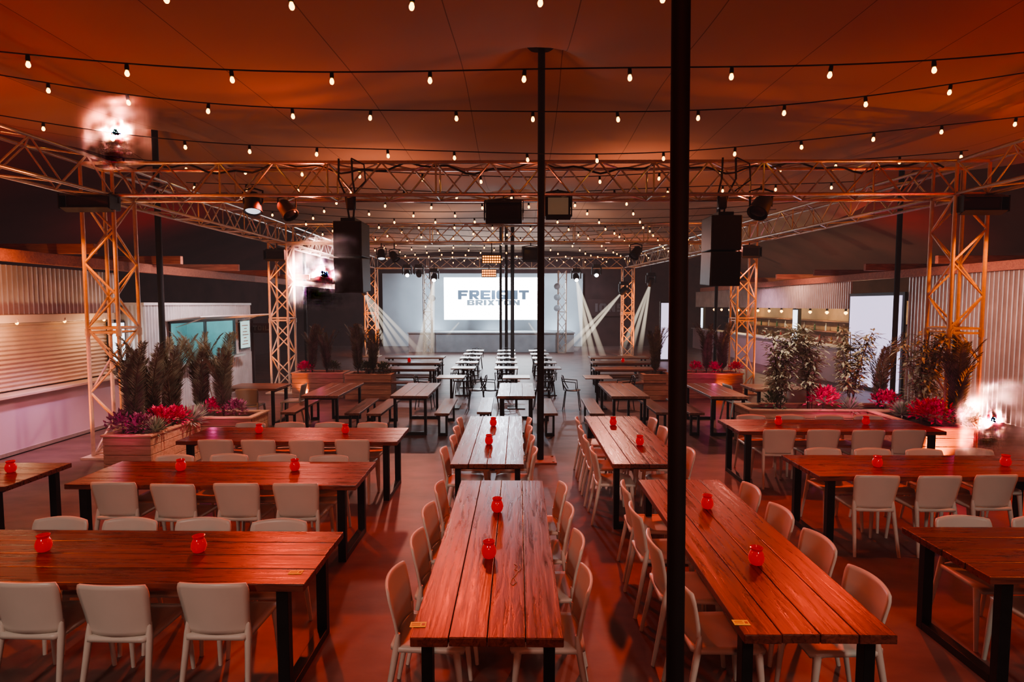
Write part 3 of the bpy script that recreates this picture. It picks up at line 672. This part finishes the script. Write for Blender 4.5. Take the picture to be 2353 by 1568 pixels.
par(875,586,16,ZB,'pale faced stage light on the second truss, left','lensdim',(.1,-.3,-.9),1.0); par(905,590,16,ZB,'dark stage light beside the pale faced one on second truss',None,(.5,-.3,-.7))
par(1460,582,16,ZB,'dark stage light on the second truss, right',None,(-.5,-.4,-.7),1.2)
def flood(px,py,w,h,y,lab,face,doors=False,nm='flood_light'):
    z=zat(py,y); x=xat(px,y,z); W=w/F*y; H=h/F*y; t=thing(nm,lab,'flood light',(x,y,z))
    b=MB().box((0,.1,0),(W,.18,H)).build('housing',M['black'],t,bevel=.015)
    MB().box((0,.005,0),(W*.82,.03,H*.76)).build('face',face,b)
    if doors:
        for s in(-1,1): MB().box((0,-.05,s*H*.52),(W,.14,.012),Matrix.Rotation(s*.4,3,'X')).build('barn_door',M['black'],b)
        for s in(-1,1): MB().box((s*W*.53,-.04,0),(.012,.14,H)).build('side_flap',M['black'],b)
    MB().tube([(-W/2-.02,.1,0),(-W/2-.02,.1,H*.65),(0,.1,H*.75),(W/2+.02,.1,H*.65),(W/2+.02,.1,0)],.014,6).build('bracket',M['black'],t,True)
    MB().tube([(0,.1,H*.7),(0,.1,max(H*.8,ZB-z))],.016,6).build('clamp',M['black'],t,True)
    return t
flood(1282,474,56,50,9.15,'square flood light with pale face right of the centre pole',M['diffuser'],True)
flood(1157,487,82,42,9.15,'wide black flood light left of the centre pole',M['lensoff'],True)
flood(196,463,110,34,8.95,'long black wash light over the left front tower',M['lensoff'],True)
flood(2245,472,95,36,8.95,'long black wash light over the right front tower',M['lensoff'],True)
flood(630,586,44,22,15.7,'black wash light over the left middle tower',M['lensoff'],True)
flood(1722,580,40,22,15.7,'black wash light over the right middle tower',M['lensoff'],True)
flood(1219,585,36,28,15.9,'square black flood light on the second truss',M['lensoff'],True)
def heater(px,py,w,h,y,lab):
    z=zat(py,y); x=xat(px,y,z); W=w/F*y; H=h/F*y; t=thing('led_panel',lab,'light panel',(x,y,z))
    b=MB().box((0,.06,0),(W,.1,H)).build('housing',M['black'],t,bevel=.01); m=MB()
    for i in range(8):
        for j in range(3): m.box((-W*.42+W*.84*i/7,.0,-H*.3+H*.6*j/2),(W*.075,.02,H*.17))
    m.build('glowing_cells',M['heat'],b); MB().tube([(0,.06,H*.4),(0,.06,max(H,ZT-.2-z))],.014,6).build('clamp',M['black'],t,True)
heater(1129,596,44,20,15.85,'orange glowing grid panel on the second truss')
heater(1123,628,34,18,22,'orange glowing grid panel farther back, lower one')
def moving_head(px,py,y,target,lab,lit=True):
    z=zat(py,y); x=xat(px,y,z); t=thing('moving_head',lab,'stage light',(x,y,z),0,'moving heads')
    MB().box((0,0,.33),(.34,.3,.14)).build('base',M['black'],t,bevel=.02)
    m=MB(); m.box((-.2,0,.12),(.05,.14,.36)); m.box((.2,0,.12),(.05,.14,.36)); m.box((0,0,.26),(.44,.14,.05)); m.build('yoke',M['black'],t,bevel=.01)
    d=(Vector(target)-Vector((x,y,z))).normalized(); Mx=d.to_track_quat('Z','Y').to_matrix()
    h=MB().lathe([(.06,-.2),(.13,-.16),(.15,.05),(.12,.2),(.1,.21)],n=16,Mx=Mx).build('head',M['black'],t,True)
    MB().lathe([(.1,.2),(.09,.215),(.01,.22)],n=16,Mx=Mx).build('lens',M['lens'] if lit else M['lensoff'],h,True)
    MB().tube([(0,0,.38),(0,0,max(.5,ZB-z+.05))],.02,6).build('clamp',M['black'],t,True)
    return Vector((x,y,z))
def beam(src,tgt,lab,r1=.15):
    d=Vector(tgt)-src; L=d.length; m=MB(); m.lathe([(r1,0),(.035,L-.25)],n=18)
    o=m.build('light_beam',M['beamlight'],None,True); o.location=Vector(tgt); o.rotation_mode='QUATERNION'; o.rotation_quaternion=(-d).to_track_quat('Z','Y')
    tag(o,lab,'light beam',kind='stuff')
def fl(px,py,z=.02): x,y=at(px,py,z); return (x,y,z)
g=[(832,668,25.5,[(892,812),(917,815),(943,818),(974,820)],'left outer'),(997,638,25.5,[(953,848),(970,855),(989,850)],'left inner'),(1323,638,25.5,[(1348,850),(1370,856),(1396,852)],'right inner'),(1432,668,25.5,[(1320,806),(1290,812)],'right middle'),(1494,648,25.5,[(1426,812),(1446,815),(1468,812)],'right outer'),
   (1062,733,29.3,[(1025,775)],'screen left foot'),(1208,733,29.3,[(1236,775)],'screen right foot')]
for px,py,y,tg,nm in g:
    if 'foot' in nm:
        z=zat(py,y); s=Vector((xat(px,y,z),y,z)); q=Vector((xat(tg[0][0],y,1.2),y-.2,zat(tg[0][1],y))); beam(s,q,f'short pale light beam at the {nm}',.08); continue
    s=moving_head(px,py,y,fl(*tg[1]),f'moving head stage light at the {nm} beam source')
    for k,q in enumerate(tg): beam(s,fl(*q),f'pale light beam from the {nm} moving head, {ORD[k]} from left')
for px,nm,l in((935,'leftmost of the dark trio left of the stage screen',True),(962,'beside the left inner beam source',False),(1370,'right of the right inner beam source',True)):
    moving_head(px,628,26.3,(xat(px,20,0),20,0),f'small moving head {nm}',l)
# ---------------------------------------------------------------- stage
t=thing('stage_platform','low stage platform below the lit screen','stage',(-1.4,30.8,0))
MB().box((0,0,.5),(8.6,2.6,.98)).build('skirt',M['stage'],t); MB().box((0,-.02,1.01),(8.7,2.7,.06)).build('deck',M['stage'],t,bevel=.01)
m=MB(); m.grid(lambda u,v:(-5.9+11.8*u,.02*math.sin(u*2*PI*9),4.3*v),240,1); o=m.build('stage_backdrop',M['curtain'],None,True); o.location=(-2.1,33.6,0.01); tag(o,'curtain coloured blue grey like haze behind the stage screen','curtain')
SY=31.6; sx=xat(1130,SY,2.8); z1=zat(638,SY); z0=zat(735,SY); sw=220/F*SY
t=thing('projection_screen','bright white stage screen showing a two line grey logo','screen',(sx,SY,z0))
MB().box((0,.03,(z1-z0)/2),(sw+.02,.05,z1-z0+.02)).build('frame',M['hazegrey'],t)
pn=MB().box((0,-.005,(z1-z0)/2),(sw,.03,z1-z0)).build('panel',M['screen'],t)
block_text('FREIGHT',M['logo'],'lettering',pn,(0.08,-.03,(z1-z0)*.59),sw*.74,(z1-z0)*.22,.1)
block_text('BRIXTON',M['logo2'],'lettering',pn,(0.08,-.03,(z1-z0)*.405),sw*.55,(z1-z0)*.13,.1)
for s,px in(('left',988),('right',1288)):
    x=xat(px,30,2); truss('truss_tower',f'thin truss upright at the {s} of the stage screen','truss tower',(x,29.2,.02),(x,29.2,4.2),.4,None,.5,.03,.016)
    for k in range(3 if s=='right' else 1):
        tt=thing('round_lamp',f'round haze grey lamp on the {s} stage upright, {ORD[k]} from top','stage light',(x+(.28 if s=='left' else -.28),28.95,3.4-.55*k-(.6 if s=='left' else 0)),0,'round stage lamps')
        Mx=Matrix.Rotation(PI/2,3,'X'); b=MB().lathe([(.08,-.15),(.14,-.05),(.16,.05),(.14,.06)],n=18,Mx=Mx).build('can',M['hazegrey'],tt,True); MB().lathe([(.13,.04),(.08,.07),(.01,.075)],n=18,Mx=Mx).build('lens',M['hazegrey'],b,True)
t=thing('wall_sign','dark painted lettering on the wall right of the stage','sign',(xat(1392,33.9,2),33.9,1.8)); MB().box((0,.02,.5),(2.3,.03,1.0)).build('board',M['dark'],t)
block_text('IONS',M['mural'],'lettering',t,(.2,-.01,.5),1.7,.5)
# ---------------------------------------------------------------- lights
def spot(loc,tgt,col,e,ang=90,blend=.9,size=.08):
    l=bpy.data.lights.new('spot','SPOT'); l.energy=e; l.color=col; l.spot_size=math.radians(ang); l.spot_blend=blend; l.shadow_soft_size=size
    o=bpy.data.objects.new('spot_lamp',l); C.objects.link(o); o.location=loc; o.rotation_euler=(Vector(tgt)-Vector(loc)).to_track_quat('-Z','Y').to_euler()
def point(loc,col,e,size=.04):
    l=bpy.data.lights.new('point','POINT'); l.energy=e; l.color=col; l.shadow_soft_size=size
    o=bpy.data.objects.new('point_lamp',l); C.objects.link(o); o.location=loc
OR=(1,.22,.008); RD=(1,.035,.02); RO=(1,.085,.035); BL_=(.68,.82,.95); MG=(1,.1,.4)
# unseen key and reddish fill spots added behind the camera
for x in(-3.2,3.2): spot((x,-1.6,4.7),(x*.9,4.8,.3),(1,.82,.70),480,64,.7,.35)
spot((0,-2.4,3.2),(0,7,1.4),(1,.35,.26),100,120,1,.4)
# up-lights on the tent
spot((0,-1.5,2.6),(0,5,5.6),(1,.13,.05),240,130,1,.3)
for x in(-3.4,0,3.8): spot((x,9.3,4.0),(x*.9,6.2,5.6),(1,.16,.06),125,150,1,.15)
spot((-7.4,6,2.8),(-7.4,6.5,5.5),RD,230,150,1,.35); spot((8.0,6,2.8),(7.6,6.5,5.5),RD,230,150,1,.35)
for y in(9.5,16):
    spot((-9.6,y,3.45),(-10.4,y,5),RD,110,160,1,.3); spot((10.1,y,3.45),(10.9,y,5),RD,110,160,1,.3)  # red fill added above the bars to lift the dark sides
for x in(-3,2.6): spot((x,12.5,3.9),(x,13,5.5),(1,.33,.17),150,160,1,.1)
for x in(-3,1.6): spot((x,20,3.9),(x,20.5,5.5),(1,.6,.42),115,160,1,.1)
# red wash on tables
for x in(-4,-1,2,5): spot((x,9.2,4.15),(x*.9,5.6,0),RO,450,100,.9,.1)
for x in(-6.6,7): spot((x,5.5,4.2),(x*.55,4.2,.5),(1,.15,.035),370,90,.9,.1)
for x in(-3,2.5): spot((x,16,4.1),(x,11.5,0),(1,.45,.34),430,100,.9,.1)
for x in(-1.5,1): spot((x,16.2,4.1),(x,20,0),(.9,.88,.9),340,100,.9,.1)
for x in(-6,6): spot((x,16,4.1),(x*1.1,12,0),(1,.26,.19),300,110,1,.1)
spot((-.8,23.6,4.1),(.4,13.0,0),(.75,.85,1),700,44,1,.1)
# towers: uplighters on the floor and washes from the rig above; red light along the trusses
for i,(x,y) in enumerate(TW):
    e=[240,240,260,260,380,380][i]
    for dx in(-1.0,1.0): spot((x+dx,y-1.0,.1),(x,y,2.3),OR,e,80,.7,.06)
    spot((x,y-1.1,ZT-.5),(x,y,2.4),OR,e*.8,64,.7,.06)
for s,tx in((-1,-6.0),(1,6.4)):
    spot((tx,8.5,3.95),(s*1.5,9.25,4.5),(1,.2,.03),200,50,1,.06); spot((tx,10.2,3.9),(s*6.6,15.0,4.5),(1,.2,.03),200,50,1,.06); spot((tx*.95,8.2,3.9),(s*6.8,5.0,4.5),(1,.2,.03),90,60,1,.06)
# stage
for x in(-5,-1.4,2.4):
    spot((x,30.2,4.3),(x,33.6,1.6),BL_,720,130,1,.1); spot((x,27.5,4.3),(x*.8,24.5,0),BL_,680,115,1,.1); spot((x,26.6,4.0),(x,29.5,.5),BL_,360,90,1,.1)
    spot((x,32.5,.3),(x,33.6,2.2),BL_,190,140,1,.1)  # hidden footlights added for a mist-like glow low on the curtain
# bars
for k in range(3): point((LX+.5,7.0+k*2,2.0),(1,.62,.35),13)
for y in(13.6,15.6): point((KX-.8,y,2.1),(.6,.95,1),32)
for k in range(4): point((11.2,18.5+k*3.4,2.2),(1,.70,.38),55)
spot((7.2,12.2,3.1),(10.2,11.5,1.5),(1,.48,.36),460,120,1); spot((-5.6,12.6,3.6),(-8.1,13.8,1.6),(1,.8,.82),400,110,1)
spot((-6.6,8.0,2.2),(-8.5,8.6,.5),(1,.30,.42),95,130,1); spot((-7.2,8.8,3.0),(-8.5,8.2,2.75),(1,.32,.13),90,150,1)
spot((-7.2,9.2,2.4),(-7.9,9.6,0),(.9,.60,1),150,80,1)
spot((8.2,22,3.4),(10.2,23,.4),(1,.55,.78),340,110,1); spot((8.2,19,3.2),(10.2,19.6,2.8),(1,.5,.38),150,130,1)
for x,y in((-5.45,7.55),(-4.8,8.8)): point((x,y,.85),MG,2.4)
for x,y in((5.3,9.55),(6.3,8.1),(5.85,9.5)): point((x,y,.85),MG,3.6)
point((xat(735,14.5),14.4,.9),MG,4); point((xat(1640,14.5),14.5,.9),MG,6)
point((7.9,8.6,.8),RD,30); spot((9.4,10.5,.3),(10.2,9.5,1.2),RD,60,140,1)
spot((4.0,8.6,4.0),(5.3,10.2,1.4),(1,.8,.66),420,60,.9); spot((-3.4,8.4,4.0),(-5.2,8.8,1.3),(1,.74,.58),420,60,.9)  # fill spots added to brighten the planter plants
# haze in the hall air done as an even self-glowing volume, no scatter
W=bpy.data.worlds.new('world'); SC.world=W; W.use_nodes=True; nt=W.node_tree; N=nt.nodes; K=nt.links
N['Background'].inputs['Color'].default_value=(.02,.01,.01,1); N['Background'].inputs['Strength'].default_value=0
em=N.new('ShaderNodeEmission'); em.inputs['Color'].default_value=(1,.70,.70,1); em.inputs['Strength'].default_value=.0009
K.new(em.outputs[0],N['World Output'].inputs['Volume'])
# ---------------------------------------------------------------- camera
cd=bpy.data.cameras.new('camera'); cd.sensor_width=36; cd.lens=20; cd.clip_end=200
co=bpy.data.objects.new('camera',cd); C.objects.link(co); co.location=(0,0,CAMH); co.rotation_euler=(PI/2-A,0,YAW); SC.camera=co
